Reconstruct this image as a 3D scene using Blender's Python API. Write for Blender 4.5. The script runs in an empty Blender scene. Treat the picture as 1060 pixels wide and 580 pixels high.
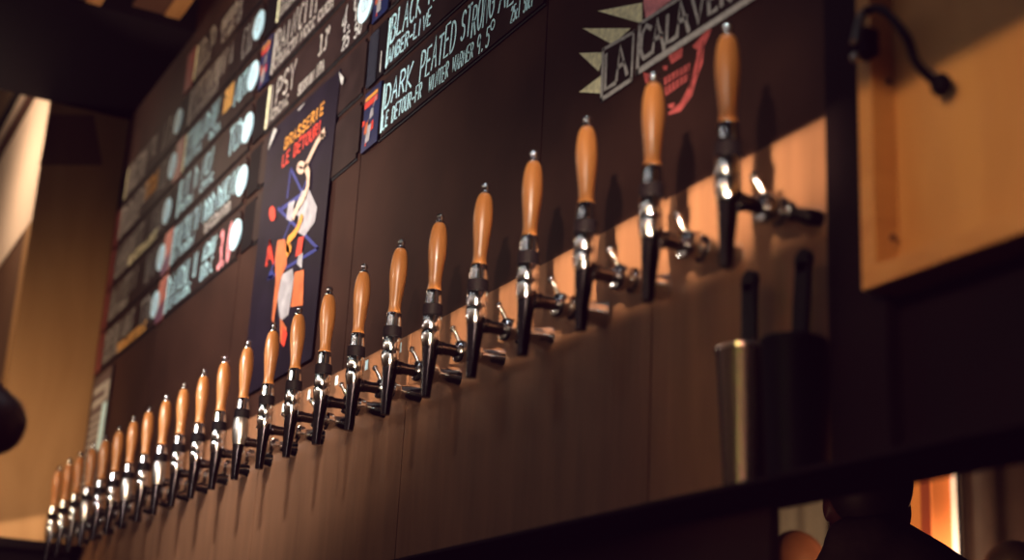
import bpy, bmesh, math, random
from mathutils import Vector, Matrix
random.seed(7)
PI = math.pi
scn = bpy.context.scene
COL = scn.collection
FLOOR = 1.87                      # build with z=0 at the tap collars, lift everything at the end
S = 0.135                         # wall face behind the taps
SP = 0.1673                       # tap spacing
XL = -4.15                        # end wall

# ------------------------------------------------------------------ camera solve (from the photo's vanishing points)
FPX = 1570.0
RC = Matrix(((0.46764942, 0.88251456, 0.04971989),
             (0.2463259, -0.18413785, 0.95153392),
             (0.84889786, -0.43273699, -0.30349815)))
CP = Vector((1.3822, -0.9857, -0.7119))

def ray(px, py):
    return RC.transposed() @ Vector(((px - 530) / FPX, -(py - 290) / FPX, -1.0))
def onplane(px, py, ax, v):
    d = ray(px, py); t = (v - CP[ax]) / d[ax]
    return CP + d * t
def W(px, py):                    # measured point on the wall face
    return onplane(px, py, 1, S)

# ------------------------------------------------------------------ materials
def mat(name, col=(.5, .5, .5), rough=.5, metal=0.0, noise=0.0, nscale=30, spec=.5, emit=None, estr=0, coat=0, stretch=None, bump=0, trans=0):
    m = bpy.data.materials.new(name); m.use_nodes = True
    nt = m.node_tree; b = nt.nodes['Principled BSDF']
    b.inputs['Base Color'].default_value = (*col, 1)
    b.inputs['Roughness'].default_value = rough
    b.inputs['Metallic'].default_value = metal
    b.inputs['Specular IOR Level'].default_value = spec
    b.inputs['Coat Weight'].default_value = coat
    b.inputs['Transmission Weight'].default_value = trans
    if emit:
        b.inputs['Emission Color'].default_value = (*emit, 1); b.inputs['Emission Strength'].default_value = estr
    if noise or bump:
        tc = nt.nodes.new('ShaderNodeTexCoord'); mp = nt.nodes.new('ShaderNodeMapping')
        nz = nt.nodes.new('ShaderNodeTexNoise'); nz.inputs['Scale'].default_value = nscale; nz.inputs['Detail'].default_value = 5
        if stretch: mp.inputs['Scale'].default_value = stretch
        nt.links.new(tc.outputs['Object'], mp.inputs['Vector']); nt.links.new(mp.outputs['Vector'], nz.inputs['Vector'])
        if noise:
            rp = nt.nodes.new('ShaderNodeValToRGB')
            rp.color_ramp.elements[0].position = .3; rp.color_ramp.elements[1].position = .7
            rp.color_ramp.elements[0].color = (*[max(0, c * (1 - noise)) for c in col], 1)
            rp.color_ramp.elements[1].color = (*[min(1, c * (1 + noise)) for c in col], 1)
            nt.links.new(nz.outputs['Fac'], rp.inputs['Fac']); nt.links.new(rp.outputs['Color'], b.inputs['Base Color'])
        if bump:
            bp = nt.nodes.new('ShaderNodeBump'); bp.inputs['Strength'].default_value = bump; bp.inputs['Distance'].default_value = .002
            nt.links.new(nz.outputs['Fac'], bp.inputs['Height']); nt.links.new(bp.outputs['Normal'], b.inputs['Normal'])
    return m

def wood_mat(name, c1, c2, rough=.4, scale=3, stretch=(14, 14, 1.2), coat=0.0):
    m = mat(name, c1, rough, coat=coat); nt = m.node_tree; b = nt.nodes['Principled BSDF']
    tc = nt.nodes.new('ShaderNodeTexCoord'); mp = nt.nodes.new('ShaderNodeMapping'); mp.inputs['Scale'].default_value = stretch
    nz = nt.nodes.new('ShaderNodeTexNoise'); nz.inputs['Scale'].default_value = scale; nz.inputs['Detail'].default_value = 6; nz.inputs['Distortion'].default_value = .8
    rp = nt.nodes.new('ShaderNodeValToRGB'); rp.color_ramp.elements[0].position = .32; rp.color_ramp.elements[1].position = .68
    rp.color_ramp.elements[0].color = (*c2, 1); rp.color_ramp.elements[1].color = (*c1, 1)
    nt.links.new(tc.outputs['Object'], mp.inputs['Vector']); nt.links.new(mp.outputs['Vector'], nz.inputs['Vector'])
    nt.links.new(nz.outputs['Fac'], rp.inputs['Fac']); nt.links.new(rp.outputs['Color'], b.inputs['Base Color'])
    return m

M = {
 'board': mat('chalkboard_paint', (.030, .0118, .0076), .55, noise=.3, nscale=5, bump=.15, spec=.10),
 'strip': mat('menu_strip_paint', (.020, .0105, .0095), .5, noise=.3, nscale=14, spec=.08),
 'slot': mat('black_slot', (.004, .002, .003), .6, spec=.1),
 'plate': mat('tap_plate_brown', (.20, .096, .052), .5, spec=.08, noise=.18, nscale=4, stretch=(6, 1, .8)),
 'seam': mat('seam_dark', (.004, .003, .003), .8),
 'handle': wood_mat('turned_beech', (.56, .215, .058), (.42, .145, .035), .3, 3, (40, 40, 4), coat=.35),
 'chrome': mat('chrome', (.82, .81, .82), .1, 1.0),
 'satin': mat('satin_steel', (.40, .38, .37), .3, 1.0),
 'dchrome': mat('dark_chrome', (.20, .18, .19), .14, 1.0),
 'spout': mat('spout_black_chrome', (.024, .020, .022), .18, 1.0),
 'rubber': mat('black_rubber', (.003, .002, .003), .6, spec=.05),
 'blackplastic': mat('black_plastic', (.002, .002, .0035), .5, spec=.1),
 'chalk': mat('chalk_white', (.52, .80, .92), .9, noise=.22, nscale=140),
 'chalkwarm': mat('chalk_cream', (.36, .31, .27), .9, noise=.25, nscale=120),
 'chalkyellow': mat('chalk_yellow', (.80, .74, .46), .9, noise=.25, nscale=90),
 'chalkorange': mat('chalk_orange', (.70, .34, .08), .9, noise=.2, nscale=120),
 'chalkpink': mat('chalk_pink', (.75, .26, .27), .9, noise=.25, nscale=90),
 'chalkred': mat('chalk_red', (.52, .085, .075), .9, noise=.4, nscale=70),
 'chalkgrey': mat('chalk_grey', (.42, .39, .36), .9, noise=.3, nscale=120),
 'disc': mat('price_disc_white', (.58, .84, .95), .7, spec=.2),
 'discmark': mat('price_disc_mark', (.42, .52, .55), .7),
 'navy': mat('poster_navy', (.008, .005, .011), .5, spec=.1, noise=.3, nscale=12),
 'blue': mat('print_blue', (.014, .022, .15), .5),
 'bluelab': mat('label_blue', (.005, .011, .055), .4, noise=.3, nscale=60),
 'pred': mat('print_red', (.55, .035, .016), .5),
 'porange': mat('print_orange', (.62, .24, .03), .5),
 'pdeep': mat('print_deep_orange', (.42, .10, .03), .5, noise=.25, nscale=30),
 'pcream': mat('print_cream', (.55, .36, .26), .5, noise=.1, nscale=40),
 'pwhite': mat('print_grey_white', (.30, .27, .28), .5, noise=.35, nscale=25),
 'labred': mat('label_dull_red', (.17, .03, .025), .5, noise=.4, nscale=50),
 'labpink': mat('label_salmon', (.55, .17, .12), .5, noise=.3, nscale=50),
 'labpurple': mat('label_purple', (.16, .06, .10), .5, noise=.3, nscale=50),
 'notice': mat('notice_paper_dark', (.10, .065, .062), .6, noise=.2, nscale=20),
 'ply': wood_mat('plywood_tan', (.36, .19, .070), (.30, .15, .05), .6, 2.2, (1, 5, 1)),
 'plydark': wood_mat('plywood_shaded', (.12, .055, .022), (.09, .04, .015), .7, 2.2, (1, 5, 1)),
 'cab': wood_mat('pine_box', (.56, .26, .07), (.44, .18, .04), .55, 2.0, (3, 3, 9)),
 'cabpanel': wood_mat('pine_panel', (.58, .28, .075), (.47, .20, .045), .55, 2.2, (5, 5, 1.3)),
 'bright': mat('cream_wall_paint', (.80, .62, .47), .8, noise=.05, nscale=3),
 'tan': mat('tan_paint', (.45, .29, .16), .8, noise=.05, nscale=3),
 'ceil': mat('ceiling_black', (.004, .0025, .004), .9, spec=.1, noise=.3, nscale=4),
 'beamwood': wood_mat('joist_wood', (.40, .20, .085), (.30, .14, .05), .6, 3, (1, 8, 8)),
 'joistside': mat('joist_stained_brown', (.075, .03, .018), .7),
 'floor': wood_mat('floor_boards', (.07, .035, .02), (.045, .022, .013), .5, 2, (1, 10, 1)),
 'darkwall': mat('dark_brown_wall', (.022, .010, .009), .8, spec=.1, noise=.2, nscale=3),
 'ledge': mat('ledge_dark_wood', (.0045, .002, .0025), .7, spec=.08, noise=.3, nscale=10),
 'tin': mat('shaker_steel', (.55, .42, .36), .24, 1.0),
 'skin': mat('skin_brown', (.10, .034, .024), .5, noise=.12, nscale=20),
 'skinl': mat('skin_tan', (.42, .20, .12), .5, noise=.1, nscale=20),
 'shirt': mat('cloth_charcoal', (.018, .012, .012), .9, noise=.3, nscale=60),
 'jeans': mat('cloth_denim', (.02, .025, .045), .9, noise=.3, nscale=60),
 'hair': mat('hair_black', (.010, .007, .006), .6, noise=.4, nscale=80),
 'shoe': mat('shoe_leather', (.012, .009, .008), .5),
 'eye': mat('eye_white', (.6, .57, .52), .3),
 'curtain': mat('curtain_taupe', (.20, .145, .115), .9, noise=.15, nscale=8),
 'curtainl': mat('curtain_beige', (.42, .32, .22), .9, noise=.12, nscale=8),
 'lamporange': mat('lamp_orange_glow', (.8, .25, .06), .6, emit=(1.0, .24, .05), estr=1.1),
 'lampdeep': mat('lamp_amber_glow', (.5, .16, .04), .6, emit=(1.0, .27, .04), estr=.30),
 'lampback': mat('lamp_back_red', (.25, .06, .03), .7, emit=(1.0, .2, .06), estr=.10),
 'lampwhite': mat('lamp_tube_white', (1, .8, .6), .4, emit=(1.0, .70, .46), estr=1.1),
}

def glow_from_below(m, z0, z1, s0, s1):          # lamp glass brighter towards its bulb
    nt = m.node_tree; b = nt.nodes['Principled BSDF']
    tc = nt.nodes.new('ShaderNodeTexCoord'); sx = nt.nodes.new('ShaderNodeSeparateXYZ'); mr = nt.nodes.new('ShaderNodeMapRange')
    mr.interpolation_type = 'SMOOTHSTEP'
    for k, v in (('From Min', z0), ('From Max', z1), ('To Min', s0), ('To Max', s1)): mr.inputs[k].default_value = v
    nt.links.new(tc.outputs['Object'], sx.inputs[0]); nt.links.new(sx.outputs['Z'], mr.inputs['Value']); nt.links.new(mr.outputs[0], b.inputs['Emission Strength'])
glow_from_below(M['lamporange'], FLOOR - .14, FLOOR + .10, 2.0, .16)
glow_from_below(M['lampwhite'], FLOOR - .12, FLOOR + .12, 2.0, .55)
# ------------------------------------------------------------------ mesh helpers
def obj(name, bm, m, parent=None, smooth=False, loc=None):
    bmesh.ops.recalc_face_normals(bm, faces=bm.faces)
    me = bpy.data.meshes.new(name); bm.to_mesh(me); bm.free()
    me.materials.append(m)
    if smooth:
        for p in me.polygons: p.use_smooth = True
        try: me.set_sharp_from_angle(angle=math.radians(40))
        except Exception: pass
    o = bpy.data.objects.new(name, me); COL.objects.link(o)
    if parent: o.parent = parent
    if loc: o.location = loc
    return o
def empty(name, loc=(0, 0, 0)):
    o = bpy.data.objects.new(name, None); COL.objects.link(o); o.location = loc; o.empty_display_size = .05
    return o
def tag(o, label=None, cat=None, group=None, kind=None):
    if label: o['label'] = label
    if cat: o['category'] = cat
    if group: o['group'] = group
    if kind: o['kind'] = kind
    return o
def thing(name, label, cat, loc=(0, 0, 0), group=None):
    return tag(empty(name, loc), label, cat, group)
def struct(name, bm, m):
    return tag(obj(name, bm, m), kind='structure')
def box(bm, x0, x1, y0, y1, z0, z1, bev=0):
    r = bmesh.ops.create_cube(bm, size=1)
    vs = r['verts']
    for v in vs:
        v.co = Vector((x0 if v.co.x < 0 else x1, y0 if v.co.y < 0 else y1, z0 if v.co.z < 0 else z1))
    if bev:
        es = list({e for v in vs for e in v.link_edges})
        bmesh.ops.bevel(bm, geom=es, offset=bev, segments=2, affect='EDGES', profile=.6)
    return bm
def lathe(bm, prof, seg=24, mtx=None, cap=True):
    rings = []
    for r, z in prof:
        ring = []
        for i in range(seg):
            a = 2 * PI * i / seg
            co = Vector((r * math.cos(a), r * math.sin(a), z))
            ring.append(bm.verts.new(mtx @ co if mtx else co))
        rings.append(ring)
    for a, b in zip(rings, rings[1:]):
        for i in range(seg):
            j = (i + 1) % seg
            bm.faces.new((a[i], a[j], b[j], b[i]))
    if cap:
        bm.faces.new(rings[0][::-1]); bm.faces.new(rings[-1])
    return bm
def frame_to(d):
    d = Vector(d).normalized()
    return d.to_track_quat('Z', 'Y').to_matrix().to_4x4()
def tube(bm, pts, rad, seg=12, cap=True):
    pts = [Vector(p) for p in pts]
    if not hasattr(rad, '__len__'): rad = [rad] * len(pts)
    rings = []; up = None
    for i, p in enumerate(pts):
        t = (pts[min(i + 1, len(pts) - 1)] - pts[max(i - 1, 0)]).normalized()
        if up is None:
            up = t.orthogonal().normalized()
        up = (up - t * up.dot(t)).normalized()
        sd = t.cross(up)
        rings.append([bm.verts.new(p + (up * math.cos(2 * PI * k / seg) + sd * math.sin(2 * PI * k / seg)) * rad[i]) for k in range(seg)])
    for a, b in zip(rings, rings[1:]):
        for k in range(seg):
            j = (k + 1) % seg
            bm.faces.new((a[k], a[j], b[j], b[k]))
    if cap:
        bm.faces.new(rings[0][::-1]); bm.faces.new(rings[-1])
    return bm
def ball(bm, c, r, sc=(1, 1, 1), seg=16):
    mt = Matrix.Translation(Vector(c)) @ Matrix.Diagonal((*[r * s for s in sc], 1))
    bmesh.ops.create_uvsphere(bm, u_segments=seg, v_segments=seg * 3 // 4, radius=1, matrix=mt)
    return bm
class LT:                         # several pieces of writing, one mesh each
    def __init__(self): self.parts = []
    def new(self):
        b_ = bmesh.new(); self.parts.append(b_); return b_
LAYER = .0006
# flat marks on the wall: coordinates (x, z) on the wall face, y = depth in front of it
def poly(bm, pts, y):
    if isinstance(bm, LT): bm = bm.new()
    vs = [bm.verts.new((p[0], y, p[1])) for p in pts]
    f = bm.faces.new(vs); f.normal_update()
    if f.normal.y > 0: f.normal_flip()
    return f
def ppoly(bm, pts, y):            # same, from measured points on the wall
    return poly(bm, [(W(*p).x, W(*p).z) for p in pts], y)
def ribbon(bm, pts, w, y):
    if isinstance(bm, LT): bm = bm.new()
    pts = [Vector((p[0], p[1])) for p in pts]
    L, Rr = [], []
    for i, p in enumerate(pts):
        t = pts[min(i + 1, len(pts) - 1)] - pts[max(i - 1, 0)]
        if t.length < 1e-9: t = Vector((1, 0))
        t.normalize(); n = Vector((-t.y, t.x)) * w * .5
        if i == 0: p = p - t * w * .3
        if i == len(pts) - 1: p = p + t * w * .3
        L.append(bm.verts.new((p.x + n.x, y, p.y + n.y))); Rr.append(bm.verts.new((p.x - n.x, y, p.y - n.y)))
    for i in range(len(pts) - 1):
        bm.faces.new((L[i], Rr[i], Rr[i + 1], L[i + 1]))
def pribbon(bm, pts, w, y):
    ribbon(bm, [(W(*p).x, W(*p).z) for p in pts], w, y)
def fobj(name, bm, m, parent=None):            # flat object, faces to the room
    if isinstance(bm, LT):
        for b_ in bm.parts: fobj(name, b_, m, parent)
        return None
    for f in bm.faces:
        f.normal_update()
        if f.normal.y > 0: f.normal_flip()
    me = bpy.data.meshes.new(name); bm.to_mesh(me); bm.free(); me.materials.append(m)
    o = bpy.data.objects.new(name, me); COL.objects.link(o)
    if parent: o.parent = parent
    return o

# hand-drawn stroke letters
def arc(cx, cy, rx, ry, a0, a1, n=8):
    return [(cx + rx * math.cos(math.radians(a0 + (a1 - a0) * i / n)), cy + ry * math.sin(math.radians(a0 + (a1 - a0) * i / n))) for i in range(n + 1)]
GL = {
 'A': [[(0, 0), (.5, 1), (1, 0)], [(.18, .36), (.82, .36)]],
 'B': [[(.05, 0), (.05, 1)], [(.05, 1)] + arc(.4, .76, .5, .24, 90, -90) + [(.05, .52)], [(.05, .52)] + arc(.4, .26, .6, .26, 90, -90) + [(.05, 0)]],
 'C': [arc(.55, .5, .55, .5, 50, 310, 12)],
 'D': [[(.05, 0), (.05, 1)], [(.05, 1)] + arc(.3, .5, .7, .5, 90, -90, 10) + [(.05, 0)]],
 'E': [[(.9, 1), (.05, 1), (.05, 0), (.9, 0)], [(.05, .52), (.75, .52)]],
 'F': [[(.9, 1), (.05, 1), (.05, 0)], [(.05, .52), (.75, .52)]],
 'G': [arc(.55, .5, .55, .5, 55, 330, 12) + [(.98, .45), (.6, .45)]],
 'I': [[(.5, 0), (.5, 1)]],
 'K': [[(.05, 0), (.05, 1)], [(.95, 1), (.08, .42), (.95, 0)]],
 'L': [[(.05, 1), (.05, 0), (.9, 0)]],
 'M': [[(0, 0), (.1, 1), (.5, .3), (.9, 1), (1, 0)]],
 'N': [[(.05, 0), (.05, 1), (.95, 0), (.95, 1)]],
 'O': [arc(.5, .5, .5, .5, 90, 450, 14)],
 'P': [[(.05, 0), (.05, 1)], [(.05, 1)] + arc(.4, .73, .58, .27, 90, -90) + [(.05, .46)]],
 'R': [[(.05, 0), (.05, 1)], [(.05, 1)] + arc(.4, .75, .55, .25, 90, -90) + [(.05, .5)], [(.4, .5), (.95, 0)]],
 'S': [arc(.5, .75, .42, .25, 30, 270, 8) + arc(.5, .25, .42, .25, 90, -150, 8)],
 'T': [[(0, 1), (1, 1)], [(.5, 1), (.5, 0)]],
 'U': [[(.05, 1), (.05, .3)] + arc(.5, .3, .45, .3, 180, 360, 8) + [(.95, 1)]],
 'V': [[(0, 1), (.5, 0), (1, 1)]],
 'W': [[(0, 1), (.25, 0), (.5, .7), (.75, 0), (1, 1)]],
 'Y': [[(0, 1), (.5, .5), (1, 1)], [(.5, .5), (.5, 0)]],
 'c': [arc(.5, .3, .42, .3, 50, 310, 8)], 'l': [[(.5, 0), (.5, 1)]],
 '2': [arc(.5, .72, .42, .28, 160, -30, 8) + [(.05, 0), (.95, 0)]],
 '3': [arc(.45, .75, .42, .25, 140, -90, 8) + arc(.45, .25, .48, .25, 90, -140, 8)],
 '4': [[(.75, 0), (.75, 1), (0, .3), (1, .3)]],
 '5': [[(.9, 1), (.15, 1), (.1, .58)] + arc(.45, .32, .48, .32, 120, -140, 9)],
 '8': [arc(.5, .75, .4, .25, 90, 450, 10), arc(.5, .25, .48, .25, 90, 450, 10)],
 '9': [arc(.5, .7, .42, .3, 0, 360, 10), [(.92, .7), (.8, 0)]],
 '0': [arc(.5, .5, .45, .5, 90, 450, 12)],
 '.': [[(.4, .0), (.55, .08)]], '-': [[(.1, .45), (.9, .45)]], '!': [[(.5, .3), (.5, 1)], [(.5, 0), (.5, .08)]],
 '°': [arc(.4, .85, .28, .16, 0, 360, 8)], '/': [[(.1, 0), (.9, 1)]], '´': [],
}
def letters(bm, txt, x0, x1, z0, z1, w, y, shear=0.0, jit=.0):
    if isinstance(bm, LT): bm = bm.new()
    n = len(txt); cw = (x1 - x0) / n
    for k, ch in enumerate(txt):
        if ch == ' ': continue
        key = {'É': 'E'}.get(ch, ch)
        jz = random.uniform(-jit, jit) * (z1 - z0); js = 1 + random.uniform(-jit, jit)
        lw = cw * (.74 if ch not in '.I!l' else .5)
        for st in GL[key]:
            ribbon(bm, [(x0 + k * cw + p[0] * lw + shear * p[1] * (z1 - z0), z0 + jz + p[1] * js * (z1 - z0)) for p in st], w, y)
        if ch == 'É':
            ribbon(bm, [(x0 + k * cw + .4 * lw, z1 * 1.0 + (z1 - z0) * .12), (x0 + k * cw + .85 * lw, z1 + (z1 - z0) * .3)], w, y)
def scribble(bm, x0, x1, z0, z1, w, y, cw=None):      # writing too blurred in the photo to read: loose chalk strokes
    grp = bm if isinstance(bm, LT) else None
    if grp: bm = grp.new()
    h = z1 - z0; cw = cw or max(h * .52, .028); x = x0
    while x < x1 - cw * .5:
        c = random.choice('IINLVMUTCOASY' if h > .03 else 'IINMUV')
        if random.random() < .09 and x > x0 and x < x1 - cw * 1.6:
            x += cw * .6
            if grp: bm = grp.new()
            continue
        c = random.choice([[[(0, 0), (0, 1)], [(.1, .9), (.9, .6)], [(.9, .7), (.8, 0)]],
                           [[(0, 1), (.1, 0), (.9, .05)], [(.8, 0), (.9, 1)]],
                           [[(.1, 0), (.4, 1), (.9, 0)]],
                           [[(0, .9), (.9, 1)], [(.45, 1), (.5, 0)]],
                           [[(.9, .9), (.3, 1), (.1, .5), (.3, 0), (.9, .1)]],
                           [[(.1, 0), (.1, 1), (.8, .1), (.9, 1)]]])
        for st in c:
            ribbon(bm, [(x + p[0] * cw * .8, z0 + p[1] * h) for p in st], w, y)
        x += cw

# ================================================================== SETTING
bm = bmesh.new(); box(bm, -9, 5, -5, 6, -FLOOR - .1, -FLOOR); struct('floor', bm, M['floor'])
bm = bmesh.new(); box(bm, -9, 5, -5, 6, 2.35, 2.45); struct('ceiling', bm, M['ceil'])
# chalkboard wall above the tap plate, in panels with fine open joints
ZP = .070; ZB = -.398
XR = .040
seam_x = [XL, -3.31, -2.45, -1.592, -.733, .13, 2.6]
for a, b in zip(seam_x, seam_x[1:]):
    bm = bmesh.new(); box(bm, a + .0022, b - .0022, S, S + .02, ZP + .001, 2.35); struct('wall_back', bm, M['board'])
pse = [XL, -2.948, -2.087, -1.226, -.365, XR]
for a, b in zip(pse, pse[1:]):
    bm = bmesh.new(); box(bm, a + .0018, b - .0018, S - .004, S + .02, ZB + .0122, ZP); struct('trim_1', bm, M['plate'])
bm = bmesh.new(); box(bm, XL, .13, S + .0205, S + .03, ZB, 2.35); struct('trim_2', bm, M['seam'])
# dark wall right of the plate and below the ledge
bm = bmesh.new(); box(bm, XR, .14, S - .02, S + .03, ZB, 2.35); box(bm, .14, 2.6, S, S + .03, ZB, ZP); struct('trim_3', bm, M['ledge'])
xo = onplane(797, 540, 1, S).x
bm = bmesh.new(); box(bm, XL, xo, S, S + .015, -FLOOR, ZB); struct('wall_back', bm, M['darkwall'])
bm = bmesh.new(); box(bm, xo, 2.6, S, S + .015, -FLOOR, -.95); struct('wall_back', bm, M['darkwall'])
# ledge under the plate
bm = bmesh.new(); box(bm, XL + .25, 2.6, .056, S + .012, ZB + .006, ZB + .012, .001)
tag(obj('bar_ledge', bm, M['ledge']), 'long dark ledge running under the tap wall, carrying the metal cups', 'shelf')

bm = bmesh.new(); box(bm, -9, 5, -4.7, -4.6, -FLOOR, 2.35); struct('wall_front', bm, mat('cream_plaster', (.42, .30, .22), .9, noise=.1, nscale=2, spec=.1))
# end wall, its return wall with the bright panel, header beam and joists
bm = bmesh.new(); box(bm, XL - .12, XL, -.166, S + .1, -FLOOR, 2.35); struct('wall_left', bm, M['ply'])
bm = bmesh.new(); box(bm, XL, XL + .012, -.166, S - .001, -FLOOR, .088); struct('trim_4', bm, M['ply'])
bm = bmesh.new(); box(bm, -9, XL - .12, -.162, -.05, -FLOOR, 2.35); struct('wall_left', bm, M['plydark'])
bm = bmesh.new(); box(bm, -9, XL, -.168, -.1621, 1.112, 1.755); struct('trim_5', bm, M['bright'])
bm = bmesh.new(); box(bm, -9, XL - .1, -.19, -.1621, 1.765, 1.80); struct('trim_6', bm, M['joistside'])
bm = bmesh.new(); box(bm, -9, XL - .1, -.185, -.1621, 1.80, 1.885); struct('trim_7', bm, M['bright'])
bm = bmesh.new(); box(bm, -9, XL - .1, -.20, -.1621, 1.89, 1.935); struct('trim_8', bm, M['seam'])
bm = bmesh.new(); box(bm, -9, XL - .1, -.18, -.1621, 1.94, 2.35); struct('trim_9', bm, M['tan'])
bm = bmesh.new(); box(bm, XL, -3.27, -4.2, S, 1.59, 2.35)
tag(obj('header_beam', bm, M['ceil']), 'deep black header beam crossing overhead above the plywood end wall', 'beam')
for (y0, y1, lab) in ((-.235, -.185, 'lit wooden ceiling joist at the top, the left one'), (.024, .078, 'lit wooden ceiling joist at the top, the right one beside the wall')):
    t = thing('ceiling_joist', lab, 'joist', (-2, (y0 + y1) / 2, 1.62 if y0 > 0 else 1.594), 'ceiling joists over the header beam')
    b1 = bmesh.new(); box(b1, -1.27, 1.2, (y0 - y1) / 2, (y1 - y0) / 2, 0, .12, .003)
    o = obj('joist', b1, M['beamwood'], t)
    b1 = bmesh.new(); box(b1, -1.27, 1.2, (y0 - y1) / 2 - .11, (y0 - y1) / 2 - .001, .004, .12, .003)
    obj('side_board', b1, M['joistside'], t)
# thin dark sheet standing in for a cast shadow high on the end wall
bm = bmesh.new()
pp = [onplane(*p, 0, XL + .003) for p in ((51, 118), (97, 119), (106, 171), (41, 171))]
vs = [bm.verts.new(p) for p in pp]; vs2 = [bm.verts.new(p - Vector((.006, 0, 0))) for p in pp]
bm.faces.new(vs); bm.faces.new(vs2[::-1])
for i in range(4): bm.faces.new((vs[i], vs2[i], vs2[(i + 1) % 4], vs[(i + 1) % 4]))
tag(obj('shadow_patch', bm, M['plydark']), 'dark brown painted shadow high on the plywood end wall', 'painted shadow')
# black counter at the foot of the end wall
t = thing('back_counter', 'black counter at the foot of the plywood end wall', 'counter', (XL + .02, 0, -FLOOR))
b1 = bmesh.new(); box(b1, 0, .20, -1.0, S - .006, FLOOR - .11, FLOOR - .075, .004); obj('counter_top', b1, M['ledge'], t)
b1 = bmesh.new(); box(b1, .0, .17, -.98, S - .006, 0, FLOOR - .111); obj('counter_front', b1, M['ledge'], t)

# ================================================================== TAPS
def tap_parts():
    P = {}
    # finial ball
    P['finial'] = (lathe(bmesh.new(), [(.001, .1705), (.0042, .1695), (.0064, .1665), (.0068, .1635), (.0055, .1605), (.0042, .159), (.0062, .1575), (.0078, .155), (.0078, .1525), (.005, .151)][::-1], 20), 'chrome')
    hp = [(.0072, .152), (.0098, .1495), (.0120, .144), (.0138, .135), (.0150, .124), (.0155, .112), (.0152, .100), (.0142, .088), (.0129, .076), (.0117, .064), (.0108, .053), (.0105, .046), (.0109, .040), (.0118, .036), (.0122, .034)]
    P['wooden_handle'] = (lathe(bmesh.new(), hp[::-1], 28), 'handle')
    P['ferrule'] = (lathe(bmesh.new(), [(.0124, .0345), (.0132, .033), (.0134, .024), (.0140, .016), (.0146, .0092)][::-1], 14), 'chrome')
    P['collar_ring'] = (lathe(bmesh.new(), [(.0150, .0094), (.0168, .0082), (.0171, 0), (.0168, -.0095), (.0150, -.0108)][::-1], 24), 'rubber')
    b = lathe(bmesh.new(), [(.0150, -.0104), (.0160, -.0120), (.0161, -.034), (.0153, -.0355), (.0165, -.037), (.0164, -.046), (.0150, -.056), (.0135, -.064), (.0118, -.068)][::-1], 12)
    P['faucet_body'] = (b, 'chrome')
    b = bmesh.new()
    tube(b, [(0, .002, -.052), (0, .001, -.066), (0, 0, -.085), (0, -.001, -.115), (0, -.002, -.149)], [.0148, .0140, .0122, .0100, .0080], 16)
    P['spout'] = (b, 'spout')
    b = bmesh.new()
    my = Matrix.Translation((0, 0, -.062)) @ Matrix.Rotation(-PI / 2, 4, 'X')
    lathe(b, [(.0100, .008), (.0100, .016), (.0118, .017), (.0118, .023), (.0102, .024), (.0102, .046), (.0115, .047), (.0115, .051)], 18, my)
    P['shank'] = (b, 'dchrome')
    b = bmesh.new()
    lathe(b, [(.009, .046), (.0175, .048), (.0195, .052), (.0195, .062), (.0170, .067), (.0130, .070), (.0135, .074), (.0190, .077), (.0190, .087), (.013, .092)], 12, my)
    P['coupling_nut'] = (b, 'chrome')
    b = bmesh.new()
    tube(b, [(0, .058, -.052), (-.002, .052, -.040), (-.004, .044, -.026)], [.0042, .0038, .0036], 10)
    ball(b, (-.0044, .0425, -.0235), .0058, seg=10)
    P['flow_lever'] = (b, 'chrome')
    b = bmesh.new()
    lathe(b, [(.0125, .090), (.0135, .100), (.0160, .110), (.0180, .120), (.0200, .1275), (.0210, .1315)], 24, my)
    P['wall_flange'] = (b, 'chrome')
    return P
ORD = ['rightmost', 'second', 'third', 'fourth', 'fifth', 'sixth', 'seventh', 'eighth', 'ninth', 'tenth', 'eleventh', 'twelfth']
SMOOTH = {3, 6, 8, 12}
TIPRES = [-1.1, -1.1, 1.4, .3, 1.8, 1.2, 1.4, 2.9, 1.8, 2.6, 1.7, 2.1, 1.5, 0, 3.2, 1.8, -2.4, -4.4, -2.4, -3.7, -1.6, 3.8, .6, 1.9]
where = {23: 'rightmost beer tap with wooden handle, beside the shallow wooden box',
         22: 'wooden handled beer tap in front of the red chalk skull',
         21: 'wooden handled beer tap just below the LA of the chalk sign',
         20: 'wooden handled beer tap beside the panel joint, fourth from the right end',
         16: 'wooden handled beer tap just right of the bottom of the brewery poster, eighth from right',
         15: 'wooden handled beer tap crossing the right edge of the brewery poster, ninth from right',
         14: 'wooden handled beer tap in front of the poster, tenth from right',
         13: 'wooden handled beer tap in front of the poster, eleventh from right',
         12: 'beer tap with smooth tapered steel body at the poster, twelfth from right',
         8: 'beer tap with smooth tapered steel body, ninth from the far left end',
         6: 'beer tap with smooth tapered steel body, seventh from the far left end',
         3: 'beer tap with smooth tapered steel body, fourth from the far left end',
         0: 'farthest beer tap at the left end of the row, against the plywood wall'}
def tap_label(i):
    if i in where: return where[i]
    k = 23 - i
    if k < 12: return 'wooden handled beer tap, %s from the right end of the row' % ORD[k]
    return 'wooden handled beer tap, %s from the far left end of the row' % ORD[i]
proto = None; smoothproto = None
def copy_thing(src, loc):
    r = src.copy(); COL.objects.link(r); r.location = loc
    for ch in src.children:
        c = ch.copy(); COL.objects.link(c); c.parent = r
    return r
GRP = 'beer taps in the long row'
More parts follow.
